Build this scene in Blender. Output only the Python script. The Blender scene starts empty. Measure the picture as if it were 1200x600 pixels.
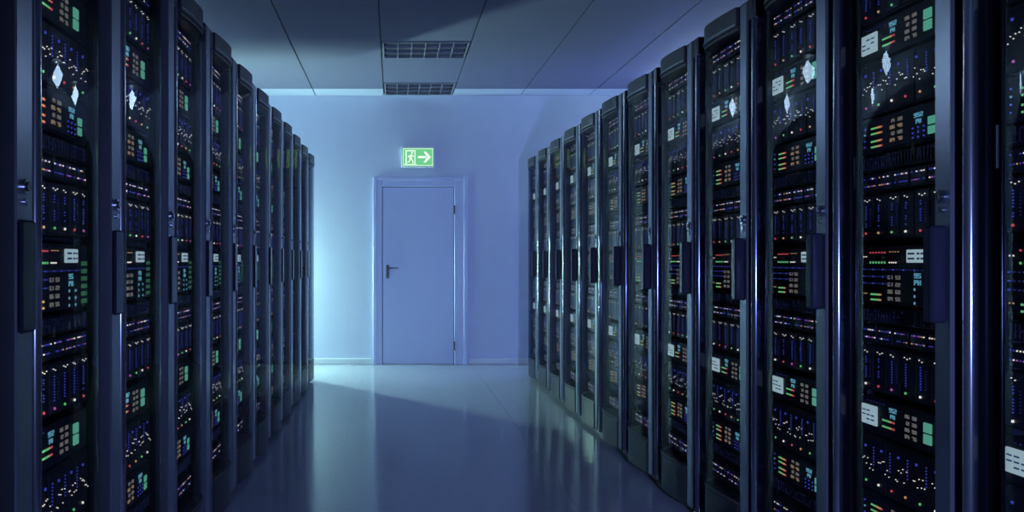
import bpy, math, random
random.seed(7)
SC = bpy.context.scene
COL = SC.collection

# ------------------------------------------------------------------ camera, world, lights, exposure
F_PX, VPX, VPY, EYE = 980.0, 461.0, 305.0, 1.185
cam_data = bpy.data.cameras.new('camera')
cam_data.sensor_fit = 'HORIZONTAL'
cam_data.sensor_width = 36.0
cam_data.lens = 36.0 * F_PX / 1200.0
cam_data.shift_x = (600.0 - VPX) / 1200.0
cam_data.shift_y = -(300.0 - VPY) / 1200.0
cam_data.clip_start = 0.02
cam = bpy.data.objects.new('camera', cam_data)
COL.objects.link(cam)
cam.location = (0, 0, EYE)
cam.rotation_euler = (math.pi / 2, 0, 0)
SC.camera = cam

world = bpy.data.worlds.new('world')
SC.world = world
world.use_nodes = True
bg = world.node_tree.nodes['Background']
bg.inputs[0].default_value = (0.13, 0.18, 0.37, 1)
bg.inputs[1].default_value = 0.4

def area_light(name, loc, rot, size, size_y, energy, color):
    d = bpy.data.lights.new(name, 'AREA')
    d.shape = 'RECTANGLE'
    d.size, d.size_y, d.energy, d.color = size, size_y, energy, color
    o = bpy.data.objects.new(name, d)
    COL.objects.link(o)
    o.location = loc
    o.rotation_euler = rot
    return o
# a lamp in the aisle behind the photographer, shining down the aisle
area_light('aisle_lamp', (0.80, -0.9, 1.0), (math.pi / 2, 0, 0), 0.14, 0.14, 31.0, (0.30, 0.42, 1.0)).data.spread = math.radians(75)

SC.view_settings.view_transform = 'Standard'
SC.view_settings.look = 'None'
SC.view_settings.gamma = 1.0
SC.view_settings.use_curve_mapping = False
SC.view_settings.exposure = 0.0

# lamp strengths used by the lamp builders further down
LEFT_LAMP, RIGHT_LAMP, SPOT_LAMP = 600.0, 60.0, 25.0

# ------------------------------------------------------------------ materials
MATS = {}
def principled(name, col, rough=0.5, metal=0.0, noise=0.0, scale=30.0, spec=0.5, rough_var=0.0, stretch=None):
    m = bpy.data.materials.new(name)
    m.use_nodes = True
    nt = m.node_tree
    b = nt.nodes['Principled BSDF']
    b.inputs['Roughness'].default_value = rough
    b.inputs['Metallic'].default_value = metal
    b.inputs['Specular IOR Level'].default_value = spec
    tc = nt.nodes.new('ShaderNodeTexCoord')
    src = tc.outputs['Object']
    if stretch:
        mp = nt.nodes.new('ShaderNodeMapping')
        mp.inputs['Scale'].default_value = stretch
        nt.links.new(src, mp.inputs['Vector'])
        src = mp.outputs['Vector']
    nz = nt.nodes.new('ShaderNodeTexNoise')
    nz.inputs['Scale'].default_value = scale
    nz.inputs['Detail'].default_value = 3
    nt.links.new(src, nz.inputs['Vector'])
    mx = nt.nodes.new('ShaderNodeMix')
    mx.data_type = 'RGBA'
    k = noise
    mx.inputs[6].default_value = (col[0] * (1 - k), col[1] * (1 - k), col[2] * (1 - k), 1)
    mx.inputs[7].default_value = (min(1, col[0] * (1 + k)), min(1, col[1] * (1 + k)), min(1, col[2] * (1 + k)), 1)
    nt.links.new(nz.outputs['Fac'], mx.inputs[0])
    nt.links.new(mx.outputs[2], b.inputs['Base Color'])
    if rough_var:
        mr = nt.nodes.new('ShaderNodeMapRange')
        mr.inputs[3].default_value = rough - rough_var
        mr.inputs[4].default_value = rough + rough_var
        nt.links.new(nz.outputs['Fac'], mr.inputs[0])
        nt.links.new(mr.outputs[0], b.inputs['Roughness'])
    MATS[name] = m
    return m

def emitter(name, col, strength):
    m = bpy.data.materials.new(name)
    m.use_nodes = True
    nt = m.node_tree
    nt.nodes.clear()
    out = nt.nodes.new('ShaderNodeOutputMaterial')
    e = nt.nodes.new('ShaderNodeEmission')
    e.inputs[0].default_value = (*col, 1)
    e.inputs[1].default_value = strength
    nt.links.new(e.outputs[0], out.inputs[0])
    MATS[name] = m
    return m

def glass(name, tint, ior, rough, shine=1.0):
    m = bpy.data.materials.new(name)
    m.use_nodes = True
    nt = m.node_tree
    nt.nodes.clear()
    out = nt.nodes.new('ShaderNodeOutputMaterial')
    tr = nt.nodes.new('ShaderNodeBsdfTransparent')
    tr.inputs[0].default_value = (*tint, 1)
    gl = nt.nodes.new('ShaderNodeBsdfGlossy')
    gl.inputs['Roughness'].default_value = rough
    gl.inputs[0].default_value = (shine, shine, shine, 1)
    fr = nt.nodes.new('ShaderNodeFresnel')
    fr.inputs[0].default_value = ior
    mx = nt.nodes.new('ShaderNodeMixShader')
    ge = nt.nodes.new('ShaderNodeNewGeometry')          # a pane reflects at its outer face only
    mt = nt.nodes.new('ShaderNodeMath')
    mt.operation = 'SUBTRACT'
    mt.use_clamp = True
    nt.links.new(fr.outputs[0], mt.inputs[0])
    nt.links.new(ge.outputs['Backfacing'], mt.inputs[1])
    nt.links.new(mt.outputs[0], mx.inputs[0])
    nt.links.new(tr.outputs[0], mx.inputs[1])
    nt.links.new(gl.outputs[0], mx.inputs[2])
    nt.links.new(mx.outputs[0], out.inputs[0])
    MATS[name] = m
    return m

principled('wall_paint', (0.60, 0.64, 0.78), 0.6, 0, 0.04, 6)
principled('door_paint', (0.50, 0.53, 0.76), 0.4, 0, 0.03, 8)
principled('trim_paint', (0.72, 0.74, 0.78), 0.45, 0, 0.02, 9)
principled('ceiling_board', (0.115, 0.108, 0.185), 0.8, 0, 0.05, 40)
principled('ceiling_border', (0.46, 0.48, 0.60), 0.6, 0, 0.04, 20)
principled('dark_gap', (0.015, 0.016, 0.02), 0.8, 0, 0.1, 20)
principled('floor_laminate', (0.35, 0.36, 0.43), 0.13, 0, 0.05, 14, 0.35, 0.03)
principled('rack_metal', (0.018, 0.019, 0.028), 0.38, 0.3, 0.10, 60, 0.5, 0.04)
principled('stile_metal', (0.26, 0.27, 0.33), 0.30, 0.9, 0.02, 40, 0.5, 0.01, (1, 1, 0.05))
principled('post_metal', (0.30, 0.31, 0.37), 0.14, 0.9, 0.03, 40)
principled('rack_inside', (0.012, 0.013, 0.018), 0.7, 0.0, 0.1, 30)
principled('black_plastic', (0.008, 0.008, 0.012), 0.35, 0, 0.1, 50)
principled('handle_black', (0.016, 0.016, 0.030), 0.22, 0.3, 0.1, 50)
principled('chassis_black', (0.010, 0.011, 0.016), 0.55, 0.1, 0.2, 80)
principled('bezel_grey', (0.030, 0.032, 0.045), 0.45, 0.3, 0.15, 80)
principled('chrome', (0.62, 0.64, 0.70), 0.14, 1.0, 0.03, 30)
principled('plate_grey', (0.38, 0.40, 0.42), 0.5, 0.2, 0.05, 60)
principled('vent_blade', (0.52, 0.54, 0.58), 0.4, 0.3, 0.04, 30)
principled('grille_metal', (0.22, 0.23, 0.27), 0.4, 0.3, 0.04, 30)
principled('sign_white', (0.75, 0.78, 0.78), 0.5, 0, 0.02, 30)
principled('screen_ink', (0.05, 0.10, 0.14), 0.6, 0, 0.05, 60)
glass('door_glass', (0.84, 0.86, 0.92), 1.5, 0.008, 0.33)
glass('tinted_glass', (0.30, 0.31, 0.36), 1.38, 0.012, 0.30)
emitter('light_white', (0.95, 0.88, 0.75), 1.15)
emitter('light_blue', (0.10, 0.13, 0.95), 0.42)
emitter('light_dim_blue', (0.09, 0.11, 0.55), 0.14)
emitter('light_red', (1.0, 0.13, 0.16), 0.6)
emitter('light_magenta', (0.9, 0.2, 0.7), 0.55)
emitter('light_green', (0.25, 1.0, 0.35), 0.55)
emitter('light_amber', (1.0, 0.55, 0.22), 0.6)
emitter('light_cyan', (0.25, 0.75, 0.95), 0.45)
emitter('light_teal_block', (0.22, 0.85, 0.55), 0.45)
emitter('screen_pale', (0.62, 0.86, 0.88), 0.62)
emitter('digit_grey', (0.75, 0.70, 0.62), 0.2)
emitter('digit_amber', (0.80, 0.55, 0.34), 0.32)
emitter('reflection_green', (0.20, 0.80, 0.36), 0.14)
emitter('sign_green', (0.16, 0.62, 0.27), 1.0)
emitter('sign_pictogram', (0.80, 1.0, 0.86), 1.1)
emitter('lamp_teal', (0.45, 0.84, 0.72), LEFT_LAMP)
emitter('lamp_blue', (0.20, 0.28, 1.0), RIGHT_LAMP)
emitter('lamp_spot', (0.50, 0.74, 1.0), SPOT_LAMP)

# ------------------------------------------------------------------ mesh helpers
class MB:
    """collects solids, then becomes one mesh object"""
    def __init__(self):
        self.v, self.f, self.m, self.names = [], [], [], []
    def mi(self, mat):
        if mat not in self.names:
            self.names.append(mat)
        return self.names.index(mat)
    def add(self, vs, fs, mat):
        n, k = len(self.v), self.mi(mat)
        self.v += vs
        for f in fs:
            self.f.append(tuple(i + n for i in f))
            self.m.append(k)
        return self
    def box(self, x0, x1, y0, y1, z0, z1, mat):
        if x0 > x1: x0, x1 = x1, x0
        if y0 > y1: y0, y1 = y1, y0
        if z0 > z1: z0, z1 = z1, z0
        vs = [(x0, y0, z0), (x1, y0, z0), (x1, y1, z0), (x0, y1, z0), (x0, y0, z1), (x1, y0, z1), (x1, y1, z1), (x0, y1, z1)]
        return self.add(vs, [(3, 2, 1, 0), (4, 5, 6, 7), (0, 1, 5, 4), (1, 2, 6, 5), (2, 3, 7, 6), (3, 0, 4, 7)], mat)
    def bevbox(self, x0, x1, y0, y1, z0, z1, mat, b=0.002):
        """box with all edges chamfered"""
        if x0 > x1: x0, x1 = x1, x0
        if y0 > y1: y0, y1 = y1, y0
        if z0 > z1: z0, z1 = z1, z0
        b = min(b, (x1 - x0) * 0.45, (y1 - y0) * 0.45, (z1 - z0) * 0.45)
        X, Y, Z = (x0, x1), (y0, y1), (z0, z1)
        vs, idx = [], {}
        for i in (0, 1):
            for j in (0, 1):
                for k in (0, 1):
                    sx, sy, sz = (b if i == 0 else -b), (b if j == 0 else -b), (b if k == 0 else -b)
                    for ax in range(3):
                        p = [X[i] + sx, Y[j] + sy, Z[k] + sz]
                        p[ax] = (X[i], Y[j], Z[k])[ax]
                        idx[(i, j, k, ax)] = len(vs)
                        vs.append(tuple(p))
        g = lambda i, j, k, a: idx[(i, j, k, a)]
        fs = [(g(0,0,0,0), g(0,0,1,0), g(0,1,1,0), g(0,1,0,0)), (g(1,0,0,0), g(1,1,0,0), g(1,1,1,0), g(1,0,1,0)),
              (g(0,0,0,1), g(1,0,0,1), g(1,0,1,1), g(0,0,1,1)), (g(0,1,0,1), g(0,1,1,1), g(1,1,1,1), g(1,1,0,1)),
              (g(0,0,0,2), g(0,1,0,2), g(1,1,0,2), g(1,0,0,2)), (g(0,0,1,2), g(1,0,1,2), g(1,1,1,2), g(0,1,1,2))]
        for i in (0, 1):
            for j in (0, 1):
                fs.append((g(i,j,0,0), g(i,j,1,0), g(i,j,1,1), g(i,j,0,1)))
            for k in (0, 1):
                fs.append((g(i,0,k,0), g(i,1,k,0), g(i,1,k,2), g(i,0,k,2)))
        for j in (0, 1):
            for k in (0, 1):
                fs.append((g(0,j,k,1), g(1,j,k,1), g(1,j,k,2), g(0,j,k,2)))
        for i in (0, 1):
            for j in (0, 1):
                for k in (0, 1):
                    fs.append((g(i,j,k,0), g(i,j,k,1), g(i,j,k,2)))
        return self.add(vs, fs, mat)
    def prism(self, pts, axis, a0, a1, mat):
        """polygon pts (2-D) extruded along axis from a0 to a1"""
        n = len(pts)
        def mk(p, a):
            return {'x': (a, p[0], p[1]), 'y': (p[0], a, p[1]), 'z': (p[0], p[1], a)}[axis]
        vs = [mk(p, a0) for p in pts] + [mk(p, a1) for p in pts]
        fs = [tuple(range(n)), tuple(range(2 * n - 1, n - 1, -1))]
        fs += [(i, (i + 1) % n, (i + 1) % n + n, i + n) for i in range(n)]
        return self.add(vs, fs, mat)
    def cyl(self, c, axis, r, a0, a1, mat, n=20):
        pts = [(c[0] + r * math.cos(2 * math.pi * i / n), c[1] + r * math.sin(2 * math.pi * i / n)) for i in range(n)]
        return self.prism(pts, axis, a0, a1, mat)
    def join(self, other):
        n = len(self.v)
        self.v += other.v
        for f, k in zip(other.f, other.m):
            self.f.append(tuple(i + n for i in f))
            self.m.append(self.mi(other.names[k]))
        return self
    def mesh(self, name, smooth=None):
        me = bpy.data.meshes.new(name)
        me.from_pydata(self.v, [], self.f)
        for nme in self.names:
            me.materials.append(MATS[nme])
        me.polygons.foreach_set('material_index', self.m)
        import bmesh
        bm = bmesh.new()
        bm.from_mesh(me)
        bmesh.ops.recalc_face_normals(bm, faces=bm.faces)
        bm.to_mesh(me)
        bm.free()
        if smooth:
            me.polygons.foreach_set('use_smooth', [True] * len(me.polygons))
            me.set_sharp_from_angle(angle=math.radians(smooth))
        me.update()
        return me

def put(name, me, parent=None, loc=(0, 0, 0), kind=None, label=None, category=None, group=None, rotz=0.0):
    o = bpy.data.objects.new(name, me)          # me None -> Empty
    COL.objects.link(o)
    o.location = loc
    o.rotation_euler = (0, 0, rotz)
    if parent: o.parent = parent
    if me is None: o.empty_display_size = 0.05
    if kind: o['kind'] = kind
    if label: o['label'] = label
    if category: o['category'] = category
    if group: o['group'] = group
    return o

# ------------------------------------------------------------------ room
WALL_Y, CEIL, XL, XR, Y0 = 9.52, 3.06, -2.9, 3.6, -2.2
# floor: base slab with separate laminate tiles
fl = put('floor', MB().box(XL, XR, Y0, WALL_Y, -0.12, -0.002, 'floor_laminate').mesh('floor'), kind='structure', label='glossy dark blue-grey tiled floor of the server room', category='floor')
TW, TL = 0.6, 1.2
tile_me = MB().box(0.0006, TW - 0.0006, 0.0, TL, -0.006, 0.0, 'floor_laminate').mesh('floor_tile')
x = 0.284 - 0.6 * 5
ix = 0
while x < XR - 0.3:
    y = WALL_Y - TL * 10 + (0.6 if ix % 2 else 0)
    while y < WALL_Y - 0.05:
        w = min(TL, WALL_Y - y)
        me = tile_me if w > TL - 0.01 else None
        if me is None:
            me = bpy.data.meshes.get('floor_tile_half') or MB().box(0.0006, TW - 0.0006, 0.0, w, -0.006, 0.0, 'floor_laminate').mesh('floor_tile_half')
        if y > -1.5:
            put('floor_tile', me, fl, (x, y, 0))
        y += TL
    x += TW
    ix += 1

put('wall_back', MB().box(XL - 0.1, XR + 0.1, WALL_Y, WALL_Y + 0.12, -0.1, CEIL + 0.1, 'wall_paint').mesh('wall_back'), kind='structure', label='pale blue-lit plain back wall around the door', category='wall')
put('wall_left', MB().box(XL - 0.1, XL, Y0, WALL_Y, -0.1, CEIL + 0.1, 'wall_paint').mesh('wall_left'), kind='structure', label='plain side wall behind the left rack row', category='wall')
put('wall_right', MB().box(XR, XR + 0.1, Y0, WALL_Y, -0.1, CEIL + 0.1, 'wall_paint').mesh('wall_right'), kind='structure', label='plain side wall behind the right rack row', category='wall')
# ceiling: slab, long boards with recessed joints, a pale border strip at the back wall
ce = put('ceiling', MB().box(XL, XR, Y0, WALL_Y, CEIL + 0.012, CEIL + 0.12, 'dark_gap').mesh('ceiling'), kind='structure', label='dim grey ceiling of long boards with dark joints', category='ceiling')
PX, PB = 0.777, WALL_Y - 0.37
GR = (0.03, 0.03)
seam0 = -0.107
VENTS = [(7.16, 7.72), (8.83, 9.44)]
def board(x0, x1, y0, y1, mat):
    return MB().bevbox(x0 + 0.005, x1 - 0.005, y0 + 0.002, y1 - 0.002, CEIL, CEIL + 0.014, mat, 0.002)
n = -4
while True:
    x0, x1 = seam0 + n * PX, seam0 + (n + 1) * PX
    if x0 > XR: break
    x0, x1 = max(x0, XL), min(x1, XR)
    if x1 - x0 > 0.05:
        if n == 0:
            cuts = [Y0, VENTS[0][0], VENTS[0][1], VENTS[1][0]]
            put('ceiling_board', board(x0, x1, Y0, VENTS[0][0], 'ceiling_board').mesh('ceiling_board'), ce)
            put('ceiling_board', board(x0, x1, VENTS[0][1], VENTS[1][0], 'ceiling_board').mesh('ceiling_board'), ce)
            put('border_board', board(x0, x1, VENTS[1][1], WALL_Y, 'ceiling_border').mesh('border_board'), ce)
        else:
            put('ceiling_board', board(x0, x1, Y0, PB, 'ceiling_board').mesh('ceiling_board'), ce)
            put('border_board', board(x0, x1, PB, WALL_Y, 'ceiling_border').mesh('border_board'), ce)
    n += 1

def ceiling_grille(y0, y1, label):
    x0, x1 = seam0 + 0.012, seam0 + PX - 0.012
    root = put('ceiling_grille', None, None, (0, 0, 0), label=label, category='grille', group='louvred ceiling grilles')
    fr = MB()
    fr.bevbox(x0, x1, y0, y0 + 0.014, CEIL - 0.012, CEIL + 0.012, 'grille_metal', 0.002)
    fr.bevbox(x0, x1, y1 - 0.014, y1, CEIL - 0.012, CEIL + 0.012, 'grille_metal', 0.002)
    fr.bevbox(x0, x0 + 0.014, y0 + 0.014, y1 - 0.014, CEIL - 0.012, CEIL + 0.012, 'grille_metal', 0.002)
    fr.bevbox(x1 - 0.014, x1, y0 + 0.014, y1 - 0.014, CEIL - 0.012, CEIL + 0.012, 'grille_metal', 0.002)
    put('frame', fr.mesh('grille_frame'), root)
    put('backing', MB().box(x0 + 0.03, x1 - 0.03, y0 + 0.03, y1 - 0.03, CEIL + 0.006, CEIL + 0.0119, 'black_plastic').mesh('grille_backing'), root)
    L = x1 - x0 - 0.028
    lo = MB().bevbox(0, L, -0.005, 0.005, CEIL - 0.012, CEIL + 0.008, 'grille_metal', 0.001).mesh('grille_slat')
    cr = MB().bevbox(-0.004, 0.004, 0, y1 - y0 - 0.028, CEIL - 0.014, CEIL + 0.004, 'grille_metal', 0.001).mesh('grille_divider')
    for i in (1, 2):
        put('slat', lo, root, (x0 + 0.014, y0 + 0.014 + (y1 - y0 - 0.028) * i / 3, 0))
    for i in range(1, 6):
        put('divider', cr, root, (x0 + 0.014 + L * i / 6, y0 + 0.014, 0))
ceiling_grille(VENTS[0][0], VENTS[0][1], 'louvred metal ceiling grille farther from the back wall')
ceiling_grille(VENTS[1][0], VENTS[1][1], 'louvred metal ceiling grille right beside the back wall')

# door with frame, handle and hinges
def wx(px): return (px - VPX) * WALL_Y / F_PX
def wz(py): return EYE + (VPY - py) * WALL_Y / F_PX
dx0, dx1, dt = wx(438.5), wx(546.5), wz(208.5)
lx0, lx1, lt = wx(448), wx(532), wz(219)
door = put('door_1', None, None, (0, 0, 0), kind='structure', label='closed pale blue flush door in the back wall', category='door')
fr = MB()
yf = WALL_Y - 0.028
fr.bevbox(dx0, lx0, yf, WALL_Y, 0, dt, 'door_paint', 0.006)
fr.bevbox(lx1, dx1, yf, WALL_Y, 0, dt, 'door_paint', 0.006)
fr.bevbox(lx0, lx1, yf, WALL_Y, lt, dt, 'door_paint', 0.006)
put('door_frame', fr.mesh('door_frame'), door)
ar = MB()
ar.bevbox(dx0 - 0.012, dx0 + 0.03, yf - 0.008, yf, 0, dt + 0.012, 'door_paint', 0.004)
ar.bevbox(dx1 - 0.03, dx1 + 0.012, yf - 0.008, yf, 0, dt + 0.012, 'door_paint', 0.004)
ar.bevbox(dx0 + 0.03, dx1 - 0.03, yf - 0.008, yf, dt - 0.03, dt + 0.012, 'door_paint', 0.004)
put('architrave', ar.mesh('architrave'), door)
leaf = put('door_leaf', MB().bevbox(lx0 + 0.006, lx1 - 0.006, WALL_Y - 0.024, WALL_Y, 0.008, lt - 0.006, 'door_paint', 0.003).mesh('door_leaf'), door)
gp = MB()
gp.box(lx0, lx0 + 0.006, WALL_Y - 0.010, WALL_Y, 0, lt, 'dark_gap')
gp.box(lx1 - 0.006, lx1, WALL_Y - 0.010, WALL_Y, 0, lt, 'dark_gap')
gp.box(lx0, lx1, WALL_Y - 0.010, WALL_Y, lt - 0.006, lt, 'dark_gap')
put('door_seal', gp.mesh('door_seal'), door)
hx, hz0, hz1 = wx(454.3), wz(326), wz(310.5)
plate = put('handle_plate', MB().bevbox(hx - 0.017, hx + 0.017, WALL_Y - 0.034, WALL_Y - 0.024, hz0, hz1, 'black_plastic', 0.003).mesh('handle_plate'), leaf, label='dark handle backplate')
lv = MB()
hzc = wz(314)
lv.cyl((hx, hzc), 'y', 0.010, WALL_Y - 0.078, WALL_Y - 0.034, 'black_plastic', 12)
lv.prism([(hx - 0.010, hzc - 0.010), (hx + 0.125, hzc - 0.005), (hx + 0.125, hzc + 0.004), (hx - 0.010, hzc + 0.010)], 'y', WALL_Y - 0.080, WALL_Y - 0.066, 'black_plastic')
put('lever', lv.mesh('lever', 40), leaf, label='dark tapered door lever')
hg = MB().cyl((0, 0), 'z', 0.009, -0.05, 0.05, 'black_plastic', 10)
hgm = hg.mesh('hinge', 40)
for py in (246, 405):
    put('hinge', hgm, door, (lx1, yf - 0.006, wz(py)))
# baseboards
for nme, a, b in (('baseboard_left', XL, dx0 - 0.02), ('baseboard_right', dx1 + 0.02, XR)):
    o = put(nme, MB().bevbox(a, b, WALL_Y - 0.016, WALL_Y, 0.004, 0.066, 'trim_paint', 0.003).mesh(nme), kind='structure', category='baseboard')
    o['label'] = 'pale baseboard on the back wall %s the door' % ('left of' if nme.endswith('left') else 'right of')

# exit sign: housing, green panel, white pictograms
sx0, sx1, sz0, sz1 = wx(471.5), wx(507.5), wz(195.5), wz(174.5)
sg = put('exit_sign', None, None, (0, 0, 0), label='lit green exit sign with running figure and arrow above the door', category='sign')
put('housing', MB().bevbox(sx0 - 0.014, sx1 + 0.014, WALL_Y - 0.07, WALL_Y, sz0 - 0.014, sz1 + 0.018, 'trim_paint', 0.005).mesh('housing'), sg)
yb, yp = WALL_Y - 0.07, WALL_Y - 0.074
put('sign_panel', MB().box(sx0, sx1, yp, yb, sz0, sz1, 'sign_green').mesh('sign_panel'), sg, label='glowing green panel')
W_, H_ = sx1 - sx0, sz1 - sz0
yq = yp - 0.002
def sp(u, v): return (sx0 + u * W_, sz0 + v * H_)
def poly(mb, pts): mb.prism([sp(*p) for p in pts], 'y', yq, yp, 'sign_pictogram')
bd = MB()
for a, b, c, d in ((0.02, 0.98, 0.02, 0.05), (0.02, 0.98, 0.95, 0.98), (0.02, 0.035, 0.05, 0.95), (0.965, 0.98, 0.05, 0.95)):
    poly(bd, [(a, c), (b, c), (b, d), (a, d)])
put('border', bd.mesh('sign_border'), sg)
arw = MB()
poly(arw, [(0.50, 0.44), (0.76, 0.44), (0.76, 0.56), (0.50, 0.56)])
poly(arw, [(0.68, 0.80), (0.76, 0.80), (0.92, 0.50), (0.76, 0.20), (0.68, 0.20), (0.80, 0.50)])
put('arrow', arw.mesh('arrow'), sg, label='white arrow pointing right')
dr = MB()
poly(dr, [(0.10, 0.12), (0.14, 0.12), (0.14, 0.88), (0.10, 0.88)])
poly(dr, [(0.14, 0.82), (0.42, 0.82), (0.42, 0.88), (0.14, 0.88)])
poly(dr, [(0.39, 0.12), (0.42, 0.12), (0.42, 0.82), (0.39, 0.82)])
poly(dr, [(0.06, 0.08), (0.46, 0.08), (0.46, 0.12), (0.06, 0.12)])
put('doorway_symbol', dr.mesh('doorway_symbol'), sg)
mn = MB()
hc = sp(0.31, 0.74)
mn.cyl(hc, 'y', 0.012, yq, yp, 'sign_pictogram', 12)
poly(mn, [(0.24, 0.62), (0.31, 0.66), (0.30, 0.40), (0.23, 0.40)])
poly(mn, [(0.25, 0.42), (0.30, 0.42), (0.36, 0.28), (0.35, 0.14), (0.32, 0.14), (0.325, 0.27)])
poly(mn, [(0.23, 0.42), (0.28, 0.42), (0.24, 0.24), (0.16, 0.20), (0.16, 0.25), (0.215, 0.28)])
poly(mn, [(0.30, 0.64), (0.30, 0.57), (0.36, 0.50), (0.38, 0.53)])
poly(mn, [(0.24, 0.63), (0.25, 0.57), (0.18, 0.46), (0.165, 0.50)])
put('running_figure', mn.mesh('running_figure'), sg, label='white running figure')

# ------------------------------------------------------------------ lamps of the cross aisle (behind the row ends)
def wall_lamp(x, z0, z1, w, mat, label):
    r = put('wall_lamp', None, None, (x, WALL_Y, 0), label=label, category='lamp')
    put('housing', MB().bevbox(-w / 2 - 0.02, w / 2 + 0.02, -0.05, 0, z0 - 0.03, z1 + 0.03, 'trim_paint', 0.004).mesh('lamp_housing'), r)
    put('diffuser', MB().bevbox(-w / 2, w / 2, -0.10, -0.05, z0, z1, mat, 0.01).mesh('lamp_diffuser'), r)
wall_lamp(-1.72, 0.55, 1.50, 0.09, 'lamp_teal', 'bright tall tube lamp on the back wall behind the left rack row')
wall_lamp(2.75, 0.7, 1.9, 0.12, 'lamp_blue', 'dim blue tube lamp on the back wall behind the right rack row')

def pendant(x, y, label):
    r = put('pendant_lamp', None, None, (x, y, CEIL), label=label, category='lamp', group='diamond pendant lamps over the side aisles')
    put('rod', MB().cyl((0, 0), 'z', 0.006, -0.02, 0.0, 'black_plastic', 8).mesh('rod'), r)
    a, h = 0.22, 0.115
    zc = -0.022 - h
    put('light_block_cap', MB().prism([(a * 1.05 * math.cos(i * math.pi / 8), a * 1.05 * math.sin(i * math.pi / 8)) for i in range(16)], 'z', -0.020, -0.010, 'black_plastic').mesh('light_block_cap'), r)  # unseen disc added to block the lamp's light towards the ceiling
    put('shade', MB().add([(a, 0, zc), (0, a, zc), (-a, 0, zc), (0, -a, zc), (0, 0, zc + h), (0, 0, zc - h)],
        [(0, 1, 4), (1, 2, 4), (2, 3, 4), (3, 0, 4), (1, 0, 5), (2, 1, 5), (3, 2, 5), (0, 3, 5)], 'lamp_spot').mesh('shade'), r)
pendant(-2.30, 6.90, 'small diamond-shaped pendant lamp behind the left row, away from back wall')
pendant(-2.60, 8.70, 'small diamond-shaped pendant lamp behind the left row, beside back wall')
pendant(2.98, 7.15, 'small diamond-shaped pendant lamp behind the right row, away from back wall')
pendant(2.90, 8.30, 'small diamond-shaped pendant lamp behind the right row, beside back wall')

# ------------------------------------------------------------------ racks
PITCH, RW, RD, RH = 0.60, 0.596, 0.95, 2.20
def prof(t):
    """set-back of the bowed front at distance t from the rack's near edge"""
    if t < 0.38:
        return 0.046 * (1 - t / 0.38) ** 1.6
    s = (t - 0.38) / (RW - 0.38)
    return 0.105 * s ** 2.6
def ts(t0, t1, n):
    return [t0 + (t1 - t0) * i / n for i in range(n + 1)]
def sheet(side, t0, t1, z0, z1, off, th, mat, n=14, flat=None):
    """solid that follows the bowed front"""
    pf = (lambda t: flat) if flat is not None else prof
    tt = ts(t0, t1, n)
    pts = [(side * (pf(t) + off), t) for t in tt] + [(side * (pf(t) + off + th), t) for t in reversed(tt)]
    m = MB()
    k = len(tt)
    N = len(pts)
    vs = [(p[0], p[1], z0) for p in pts] + [(p[0], p[1], z1) for p in pts]
    fs = []
    for i in range(k - 1):
        a, b, c, d = i, i + 1, N - 2 - i, N - 1 - i
        fs.append((a, b, c, d))
        fs.append((a + N, d + N, c + N, b + N))
    for i in range(N):
        j = (i + 1) % N
        fs.append((i, j, j + N, i + N))
    return m.add(vs, fs, mat)
def plan(side, z0, z1, off, back, mat, t0=0.0, t1=RW, n=22):
    """full-depth slab whose front edge follows the bow"""
    tt = ts(t0, t1, n)
    pts = [(side * (prof(t) + off), t) for t in tt] + [(side * back, t1), (side * back, t0)]
    return MB().prism(pts, 'z', z0, z1, mat)

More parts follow.
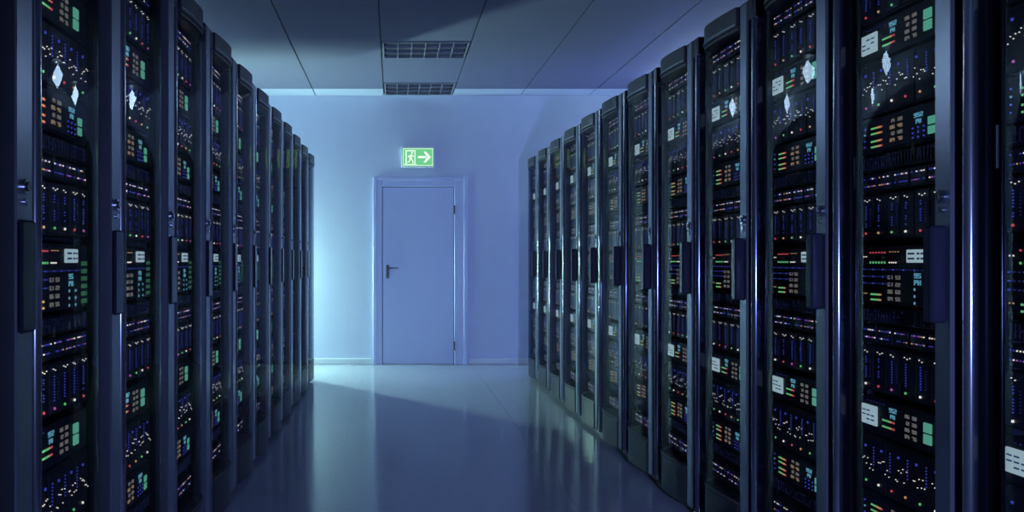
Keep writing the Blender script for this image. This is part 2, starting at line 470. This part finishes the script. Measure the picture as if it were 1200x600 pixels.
ZB, ZT = 0.205, 2.115            # door bottom and top
def rack_parts(side):
    P = []                       # (name, mesh, parent index or None, label, kind)
    def add(name, mb, parent=None, smooth=None, label=None):
        P.append((name, mb.mesh('rack_' + name, smooth), parent, label))
        return len(P) - 1
    if side > 0:   # right row: slim post, then the stile with the handle
        A, B = (0.012, 0.042), (0.072, 0.137)
    else:          # left row: the stile with the handle, then a slim post
        A, B = (0.006, 0.088), (0.118, 0.150)
    SD = 0.029
    add('plinth', plan(side, 0.03, ZB - 0.006, 0.004, RD, 'rack_metal', 0.153).box(side * 0.11, side * RD, 0.0, 0.1525, 0.03, ZB - 0.006, 'rack_metal'), None, 30)
    add('foot_rail', MB().box(side * 0.06, side * (RD - 0.03), 0.02, RW - 0.03, 0.0, 0.03, 'black_plastic'))
    add('hood', plan(side, ZT + 0.006, RH, 0.0, RD, 'rack_metal', 0.153).box(side * (SD + 0.004), side * RD, 0.0, 0.1525, ZT + 0.006, RH, 'rack_metal'), None, 30)
    add('hood_lip', sheet(side, 0.153, RW - 0.002, ZT + 0.012, ZT + 0.018, -0.004, 0.006, 'stile_metal', 20), None, 30)
    add('side_panel', MB().bevbox(side * 0.125, side * RD, 0.0, 0.016, ZB - 0.006, ZT + 0.006, 'rack_inside', 0.002))
    add('side_panel', MB().bevbox(side * 0.125, side * RD, RW - 0.012, RW, ZB - 0.006, ZT + 0.006, 'rack_inside', 0.002))
    add('back_panel', MB().box(side * (RD - 0.015), side * RD, 0.016, RW - 0.012, ZB - 0.006, ZT + 0.006, 'rack_inside'))
    add('equipment_floor', MB().box(side * 0.125, side * (RD - 0.015), 0.016, RW - 0.012, ZB - 0.006, ZB + 0.015, 'rack_inside'))
    for t in (0.144, 0.5625):
        add('mounting_rail', MB().box(side * 0.100, side * 0.130, t, t + 0.013, ZB + 0.02, ZT + 0.006, 'chassis_black'))
    # near post (no handle)
    pt = A if side > 0 else B
    hs = B if side > 0 else A
    post = MB()
    w2 = (pt[1] - pt[0]) / 2
    arc = []
    for i in range(13):          # half-round column
        a = math.pi * i / 12
        arc.append((side * (SD + 0.016 - 0.016 * math.sin(a)), pt[0] + w2 - w2 * math.cos(a)))
    arc += [(side * 0.109, pt[1]), (side * 0.109, pt[0])]
    post.prism(arc, 'z', 0.03, RH - 0.004, 'post_metal')
    add('post', post, None, 35)
    seam = (pt[1], hs[0]) if side > 0 else (hs[1], pt[0])
    add('seal_strip', MB().box(side * 0.086, side * 0.093, seam[0], seam[1], 0.03, RH - 0.008, 'black_plastic'))
    add('edge_strip', MB().box(side * 0.078, side * 0.109, 0.0, A[0], 0.03, RH - 0.008, 'black_plastic'))
    dstart = 0.139 if side > 0 else 0.153
    # door: stile with handle and lock, rails that follow the bow, clear and tinted glass
    d = MB()
    d.bevbox(side * SD, side * (SD + 0.045), hs[0], hs[1], 0.034, RH - 0.004, 'stile_metal', 0.004)
    di = add('door', d, None, None)
    add('door_rail', sheet(side, dstart, RW - 0.004, ZB, ZB + 0.012, 0.001, 0.011, 'rack_metal', 16), di, 30)
    add('door_rail', sheet(side, dstart, RW - 0.004, ZT - 0.012, ZT, 0.001, 0.011, 'rack_metal', 16), di, 30)
    add('glass_pane', sheet(side, dstart, 0.515, ZB + 0.012, ZT - 0.012, 0.004, 0.005, 'door_glass', 18), di, 30, 'clear bowed glass')
    add('glass_edge', sheet(side, 0.515, RW - 0.006, ZB + 0.012, ZT - 0.012, 0.003, 0.008, 'tinted_glass', 10), di, 30, 'dark tinted curved glass edge')
    add('hinge_strip', sheet(side, RW - 0.008, RW - 0.003, ZB, ZT, 0.0, 0.03, 'black_plastic', 2), di, 30)
    # handle: upright grip on the stile
    hc = (hs[0] + hs[1]) / 2 + (0.0 if side > 0 else -0.002)
    hw = 0.020 if side > 0 else 0.036
    h = MB()
    h.bevbox(side * (SD - 0.040 if side > 0 else SD - 0.012), side * SD, hc - hw, hc + hw, 1.028, 1.272, 'handle_black', 0.006)
    add('handle', h, di, None, 'black upright grip handle')
    lk = MB()
    lk.cyl((hc, 1.345), 'x', 0.017, side * (SD - 0.008), side * SD, 'chrome', 20)
    lk.cyl((hc, 1.345), 'x', 0.010, side * (SD - 0.011), side * (SD - 0.008), 'black_plastic', 16)
    lk.box(side * (SD - 0.012), side * (SD - 0.011), hc - 0.002, hc + 0.002, 1.338, 1.352, 'chrome')
    lk.cyl((hc, 1.312), 'x', 0.008, side * (SD - 0.006), side * SD, 'chrome', 14)
    add('lock', lk, di, 40, 'round chrome lock')
    npl = MB()
    tq = 0.548
    xq = prof(tq) + 0.001
    npl.box(side * xq, side * (xq - 0.003), tq - 0.003, tq + 0.003, 1.40, 1.50, 'plate_grey')
    add('name_plate', npl, di, None, 'small pale upright nameplate')
    # green bars imitating a glass reflection are built with the control unit
    return P

RACK = {1: rack_parts(1), -1: rack_parts(-1)}
FRONT = {1: 1.353, -1: -0.773}
NEAR0 = {1: 2.0, -1: 1.772}
ORD = ['nearest', 'second-nearest', 'third-nearest', 'fourth-nearest', 'fifth-nearest', 'sixth-nearest', 'seventh-nearest', 'eighth-nearest',
       'ninth-nearest', 'tenth-nearest', 'eleventh-nearest', 'twelfth-nearest', 'farthest']
ROWN = {1: 'right', -1: 'left'}
COUNT = {1: 12, -1: 12}
def rack_name(side, i):
    return 'farthest' if i == COUNT[side] - 1 else ORD[i]
for side in (1, -1):
    for i in range(COUNT[side]):
        k = i - 1
        y = NEAR0[side] + PITCH * k
        root = put('server_rack', None, None, (FRONT[side], y, 0), category='server rack', group='server racks of the %s row' % ROWN[side],
                   label='tall dark server rack with bowed glass door, %s in the %s row' % (rack_name(side, i), ROWN[side]))
        objs = []
        for name, me, par, label in RACK[side]:
            objs.append(put(name, me, root if par is None else objs[par], label=label))

# ------------------------------------------------------------------ equipment units (viewer's left is +x, front is -y)
UW, UD = 0.40, 0.55
def led(mb, u, v, w, h, mat, y=0.0, p=0.0025):
    w, h = w * 0.60, h * 0.64
    mb.box(u - w / 2, u + w / 2, y - p, y, v - h / 2, v + h / 2, mat)
SEG = {'0': 'abcdef', '1': 'bc', '2': 'abged', '3': 'abgcd', '4': 'fgbc', '5': 'afgcd', '6': 'afgedc', '7': 'abc', '8': 'abcdefg', '9': 'abcfgd',
       'P': 'abefg', 'C': 'adef', 'X': 'bcefg', 'E': 'adefg', 'L': 'def', 'A': 'abcefg'}
def digit(mb, ch, u, v, w, h, mat, y=0.0):
    s = w * 0.22
    R = {'a': (0, w, h - s, h), 'd': (0, w, 0, s), 'g': (0, w, h / 2 - s / 2, h / 2 + s / 2), 'f': (0, s, h / 2, h), 'e': (0, s, 0, h / 2),
         'b': (w - s, w, h / 2, h), 'c': (w - s, w, 0, h / 2)}
    for c in SEG[ch]:
        a, b, c0, d = R[c]
        mb.box(u + a, u + b, y - 0.002, y, v + c0, v + d, mat)
def text(mb, s, u, v, w, h, mat, y=0.0):
    for ch in s:
        if ch != ' ': digit(mb, ch, u, v, w, h, mat, y)
        u += w * 1.35
def chassis(h, mat='chassis_black'):
    m = MB().bevbox(0, UW, 0, UD, 0, h - 0.003, mat, 0.002)
    return m
STAT = ['light_magenta', 'light_green', 'light_white', 'light_red', 'light_amber', 'light_green', 'light_white', 'light_red']
def dots_group(mb, u, v, nx, ny, du, dv, mats, fill=1.0, s=0.0035):
    for i in range(nx):
        for j in range(ny):
            if random.random() < fill:
                led(mb, u + i * du, v + j * dv, s, s * 1.5, random.choice(mats), -0.002)

def u_switch(h, var):
    """two rows of small coloured port lights in five groups"""
    P = [('chassis', chassis(h), None, None)]
    pan = MB()
    for g in range(5):
        pan.bevbox(0.012 + g * 0.077, 0.012 + g * 0.077 + 0.068, -0.003, 0, 0.006, h - 0.008, 'bezel_grey', 0.001)
    lights = MB()
    for g in range(5):
        for j in (0, 1):
            for i in range(6):
                if random.random() < 0.78:
                    m = random.choice(['light_white', 'light_amber', 'light_blue', 'light_blue', 'light_blue', 'light_white', 'light_magenta'])
                    led(lights, 0.019 + g * 0.077 + i * 0.0105, h * 0.32 + j * h * 0.38, 0.004, 0.0055, m, -0.003)
    P.append(('port_panel', pan, None, 'stuff'))
    P.append(('port_lights', lights, None, 'stuff'))
    return P
def u_blade(h, var):
    P = [('chassis', chassis(h), None, None)]
    for b in range(6):
        u0 = 0.004 + b * 0.0653
        bl = MB().bevbox(u0 + 0.001, u0 + 0.0635, -0.006, 0, 0.006, h - 0.008, 'chassis_black' if b % 2 else 'bezel_grey', 0.0015)
        bi = len(P)
        P.append(('blade', bl, None, None))
        lt = MB()
        uc = u0 + 0.028
        for j in range(2 + (b + var) % 2):
            led(lt, uc - 0.006 + j * 0.012, h * 0.86 - 0.004 * (j % 2), 0.003, 0.004, 'light_white', -0.006)
        for j in range(9):
            if random.random() < 0.85:
                led(lt, uc, h * 0.28 + j * h * 0.055, 0.0045, 0.0045, 'light_blue', -0.006)
        if b % 2 == 0:
            for j in range(7):
                led(lt, uc + 0.022, h * 0.30 + j * h * 0.06, 0.003, 0.004, 'light_dim_blue', -0.006)
        P.append(('blade_lights', lt, bi, 'stuff'))
        st = MB()
        led(st, uc, h * 0.13, 0.0065, 0.0095, STAT[(b + var * 3) % 8], -0.006, 0.004)
        P.append(('status_light', st, bi, None))
    return P
def u_screen(h, var):
    P = [('chassis', chassis(h), None, None)]
    sc = MB().bevbox(0.004, 0.082, -0.006, 0, h * 0.22, h * 0.75, 'screen_pale', 0.0015)
    si = len(P)
    P.append(('screen', sc, None, None))
    ln = MB()
    for j in range(3):
        for i in range(3):
            if (i + j + var) % 4:
                ln.box(0.010 + i * 0.023, 0.010 + i * 0.023 + 0.017, -0.0068, -0.006, h * (0.34 + 0.12 * j), h * (0.34 + 0.12 * j) + 0.004, 'vent_blade')
    P.append(('screen_writing', ln, si, 'stuff'))
    br = MB()
    for j in range(2):
        for i in range(8):
            led(br, 0.108 + i * 0.0078, h * (0.28 + j * 0.17), 0.006, 0.008, 'light_green' if i < 5 else ('light_amber' if i < 6 else 'light_red'), 0, 0.002)
    P.append(('level_bars', br, None, 'stuff'))
    tx = MB()
    text(tx, '952', 0.140, h * 0.70, 0.009, 0.013, 'light_cyan')
    text(tx, 'PX', 0.145, h * 0.54, 0.009, 0.012, 'light_cyan')
    P.append(('readout', tx, None, None))
    nm = MB()
    rows = ['06 38', '12 30', '06 90', '04 75']
    for j, r in enumerate(rows):
        text(nm, r, 0.214, h * (0.68 - 0.17 * j), 0.008, 0.010, 'digit_grey')
    P.append(('number_readout', nm, None, None))
    gb = MB()
    gb.bevbox(0.300, 0.332, -0.005, 0, h * 0.48, h * 0.72, 'light_teal_block', 0.001)
    gb.bevbox(0.300, 0.332, -0.005, 0, h * 0.20, h * 0.44, 'light_teal_block', 0.001)
    P.append(('indicator_block', gb, None, None))
    bl = MB()
    for i in range(6):
        led(bl, 0.03 + i * 0.016, h * 0.86, 0.010, 0.006, 'light_dim_blue', 0, 0.002)
    P.append(('blue_indicator', bl, None, 'stuff'))
    return P
def u_dots(h, var):
    P = [('chassis', chassis(h), None, None)]
    for b in range(3):
        u0 = 0.004 + b * 0.131
        P.append(('module', MB().bevbox(u0, u0 + 0.128, -0.005, 0, 0.005, h - 0.008, 'chassis_black', 0.002), None, None))
    sq, wh, st = MB(), MB(), MB()
    for b in range(5):
        u = 0.028 + b * 0.082
        led(sq, u, h * 0.78, 0.011, 0.010, 'light_blue', -0.005, 0.003)
        for j in range(7 if b < 4 else 0):
            led(sq, u + 0.042, h * 0.48 + j * h * 0.052, 0.004, 0.005, 'light_blue', -0.005)
        for i in range(7):
            led(wh, u - 0.016 + (i * 3 % 7) * 0.0085 + random.random() * 0.004, h * (0.36 + 0.26 * random.random()), 0.003, 0.0035, 'light_white', -0.005)
    for b in range(6):
        led(st, 0.032 + b * 0.0645, h * 0.16, 0.0065, 0.0095, STAT[(b + var) % 8], -0.005, 0.004)
    P.append(('blue_indicator', sq, None, 'stuff'))
    P.append(('activity_light', wh, None, 'stuff'))
    P.append(('status_light', st, None, 'stuff'))
    return P
def u_bars(h, var):
    P = [('chassis', chassis(h), None, None)]
    P.append(('faceplate', MB().bevbox(0.006, UW - 0.006, -0.004, 0, 0.005, h - 0.008, 'chassis_black', 0.002), None, None))
    br = MB()
    for j in range(4):
        for i in range(7):
            led(br, 0.058 + i * 0.0085, h * (0.16 + j * 0.15 + (0.06 if j > 1 else 0)), 0.0068, 0.008, 'light_green' if i < 3 else ('light_amber' if i < 6 else 'light_red'), -0.004)
    P.append(('level_bars', br, None, 'stuff'))
    nm = MB()
    for j, r in enumerate(['14 30', '06 45', '12 00', '04 75']):
        text(nm, r, 0.150, h * (0.70 - 0.17 * j), 0.009, 0.010, 'digit_amber' if j % 2 else 'digit_grey', -0.004)
    P.append(('number_readout', nm, None, None))
    tx = MB()
    text(tx, '952', 0.262, h * 0.66, 0.010, 0.012, 'light_cyan', -0.004)
    text(tx, 'PX', 0.270, h * 0.50, 0.009, 0.012, 'light_cyan', -0.004)
    P.append(('readout', tx, None, None))
    bl = MB()
    for i in range(3):
        for j in range(3):
            led(bl, 0.256 + i * 0.024, h * (0.16 + 0.12 * j), 0.007, 0.007, 'light_blue', -0.004)
    for j in range(4):
        led(bl, 0.022, h * (0.2 + 0.17 * j), 0.008, 0.007, 'light_cyan' if j == 2 else 'light_blue', -0.004)
    P.append(('blue_indicator', bl, None, 'stuff'))
    gb = MB()
    gb.bevbox(0.322, 0.350, -0.007, -0.004, h * 0.40, h * 0.60, 'light_teal_block', 0.001)
    gb.bevbox(0.322, 0.350, -0.007, -0.004, h * 0.16, h * 0.36, 'light_teal_block', 0.001)
    P.append(('indicator_block', gb, None, None))
    return P
def u_grille(h, var):
    P = [('chassis', chassis(h), None, None)]
    ln = MB()
    for i in range(26):
        ln.box(0.014 + i * 0.0144, 0.014 + i * 0.0144 + 0.006, -0.005, 0, 0.007, h - 0.009, 'bezel_grey')
    P.append(('grille', ln, None, 'stuff'))
    bl = MB()
    for i in range(20):
        for j in range(3):
            if random.random() < 0.5:
                led(bl, 0.02 + i * 0.019, h * (0.25 + 0.25 * j), 0.004, 0.005, 'light_dim_blue', -0.005)
    P.append(('blue_indicator', bl, None, 'stuff'))
    return P
def u_lcd(h, var):
    P = [('chassis', chassis(h), None, None)]
    P.append(('faceplate', MB().bevbox(0.006, UW - 0.006, -0.004, 0, 0.005, h - 0.008, 'chassis_black', 0.002), None, None))
    si = len(P)
    P.append(('screen', MB().bevbox(0.232, 0.316, -0.009, -0.004, h * 0.70, h * 0.91, 'screen_pale', 0.0015), None, None))
    ln = MB()
    for j in range(2):
        for a, b in ((0.240, 0.270), (0.280, 0.292), (0.297, 0.309)):
            ln.box(a, b, -0.0098, -0.009, h * (0.75 + 0.08 * j), h * (0.75 + 0.08 * j) + 0.005, 'vent_blade')
    P.append(('screen_writing', ln, si, 'stuff'))
    dt_ = MB()
    for i in range(6):
        led(dt_, 0.052 + i * 0.0145, h * 0.87, 0.007, 0.007, 'light_red', -0.004)
        led(dt_, 0.052 + i * 0.0145, h * 0.70, 0.007, 0.009, 'light_green', -0.004)
    for i in range(4):
        led(dt_, 0.150 + i * 0.013, h * 0.88, 0.003, 0.004, 'light_amber', -0.004)
        led(dt_, 0.148 + i * 0.010, h * 0.70, 0.004, 0.006, 'light_white', -0.004)
    for i in range(2):
        led(dt_, 0.018 + i * 0.012, h * 0.80, 0.004, 0.005, 'light_white', -0.004)
        led(dt_, 0.018 + i * 0.012, h * 0.16, 0.004, 0.005, 'light_amber', -0.004)
    P.append(('status_light', dt_, None, 'stuff'))
    bl = MB()
    for j, n_ in ((0.58, 22), (0.46, 9), (0.34, 9)):
        for i in range(n_):
            led(bl, 0.016 + i * 0.0165, h * j, 0.012, 0.006, 'light_dim_blue' if i % 3 else 'light_blue', -0.004)
    P.append(('blue_indicator', bl, None, 'stuff'))
    br = MB()
    for j in range(2):
        for i in range(7):
            led(br, 0.056 + i * 0.0078, h * (0.06 + j * 0.09), 0.0064, 0.008, 'light_green' if i < 5 else 'light_amber', -0.004)
    P.append(('level_bars', br, None, 'stuff'))
    nm = MB()
    for j, r in enumerate(['01 53', '01 22', '06 60', '04 55']):
        text(nm, r, 0.140, h * (0.42 - 0.12 * j), 0.009, 0.011, 'digit_grey', -0.004)
    P.append(('number_readout', nm, None, None))
    tx = MB()
    text(tx, '95', 0.262, h * 0.45, 0.012, 0.014, 'light_cyan', -0.004)
    text(tx, 'PX', 0.262, h * 0.34, 0.012, 0.014, 'light_cyan', -0.004)
    for i in range(2):
        for j in range(3):
            led(tx, 0.264 + i * 0.044, h * (0.05 + 0.11 * j), 0.007, 0.011, 'light_cyan', -0.004)
    P.append(('readout', tx, None, None))
    gb = MB()  # glowing bars standing in for a green reflection in the curved glass
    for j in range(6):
        gb.bevbox(0.348, 0.388, -0.007, -0.004, h * 0.02 + 0.006 + j * 0.0205, h * 0.02 + 0.006 + j * 0.0205 + 0.012, 'reflection_green', 0.001)
    P.append(('bar_reflection', gb, None, 'stuff'))
    return P

KINDS = {
    'switch': ('network_switch', 'network switch', 'slim switch with two rows of port lights', u_switch),
    'blade': ('blade_server', 'server', 'blade server with blue light columns', u_blade),
    'screen': ('display_unit', 'server', 'server with pale screen and teal block', u_screen),
    'dots': ('storage_unit', 'server', 'storage unit with scattered white dots', u_dots),
    'bars': ('monitor_unit', 'server', 'unit with four coloured level bars', u_bars),
    'grille': ('patch_panel', 'patch panel', 'dark slotted patch panel', u_grille),
    'lcd': ('control_unit', 'server', 'control unit with central pale screen', u_lcd),
}
STACK = [('switch', 2.052, 0.058, 'top'), ('blade', 1.898, 0.146, 'upper'), ('screen', 1.782, 0.110, 'upper'), ('dots', 1.618, 0.158, 'upper'),
         ('bars', 1.505, 0.108, 'upper'), ('grille', 1.450, 0.050, 'upper'), ('switch', 1.388, 0.058, 'second'), ('blade', 1.248, 0.136, 'middle'),
         ('lcd', 1.058, 0.172, ''), ('grille', 0.998, 0.050, 'middle'), ('switch', 0.936, 0.058, 'third'), ('blade', 0.796, 0.136, 'lowest'),
         ('screen', 0.668, 0.110, 'lower'), ('dots', 0.496, 0.166, 'lower'), ('bars', 0.383, 0.108, 'lower'), ('grille', 0.328, 0.050, 'lowest'),
         ('switch', 0.229, 0.070, 'bottom')]
PROTO = []
for si_, (kd, z, h, pos) in enumerate(STACK):
    parts = KINDS[kd][3](h, si_ % 3)
    joined = MB()
    near = []
    for name, mb, par, kind in parts:
        joined.join(mb)
        near.append((name, mb.mesh(kd + '_' + name), par, kind))
    PROTO.append((near, joined.mesh(KINDS[kd][0])))
SERVER_D = 0.083
for side in (1, -1):
    for i in range(COUNT[side]):
        y = NEAR0[side] + PITCH * (i - 1)
        detailed = i <= 4
        for (kd, z, h, pos), (near, single) in zip(STACK, PROTO):
            nm, cat, desc, _ = KINDS[kd]
            lab = '%s, %s in %s rack, %s row' % (desc, pos, rack_name(side, i), ROWN[side]) if pos else '%s in %s rack, %s row' % (desc, rack_name(side, i), ROWN[side])
            loc = (FRONT[side] + side * SERVER_D, y + (0.56 if side > 0 else 0.16), z)
            rot = -math.pi / 2 if side > 0 else math.pi / 2
            grp = '%ss in the server racks' % nm.replace('_', ' ').replace('switch', 'switche')
            if not detailed:
                put(nm, single, None, loc, None, lab, cat, grp, rot)
                continue
            root = put(nm, None, None, loc, None, lab, cat, grp, rot)
            objs = []
            for name, me, par, kind in near:
                objs.append(put(name, me, root if par is None else objs[par], kind=kind))
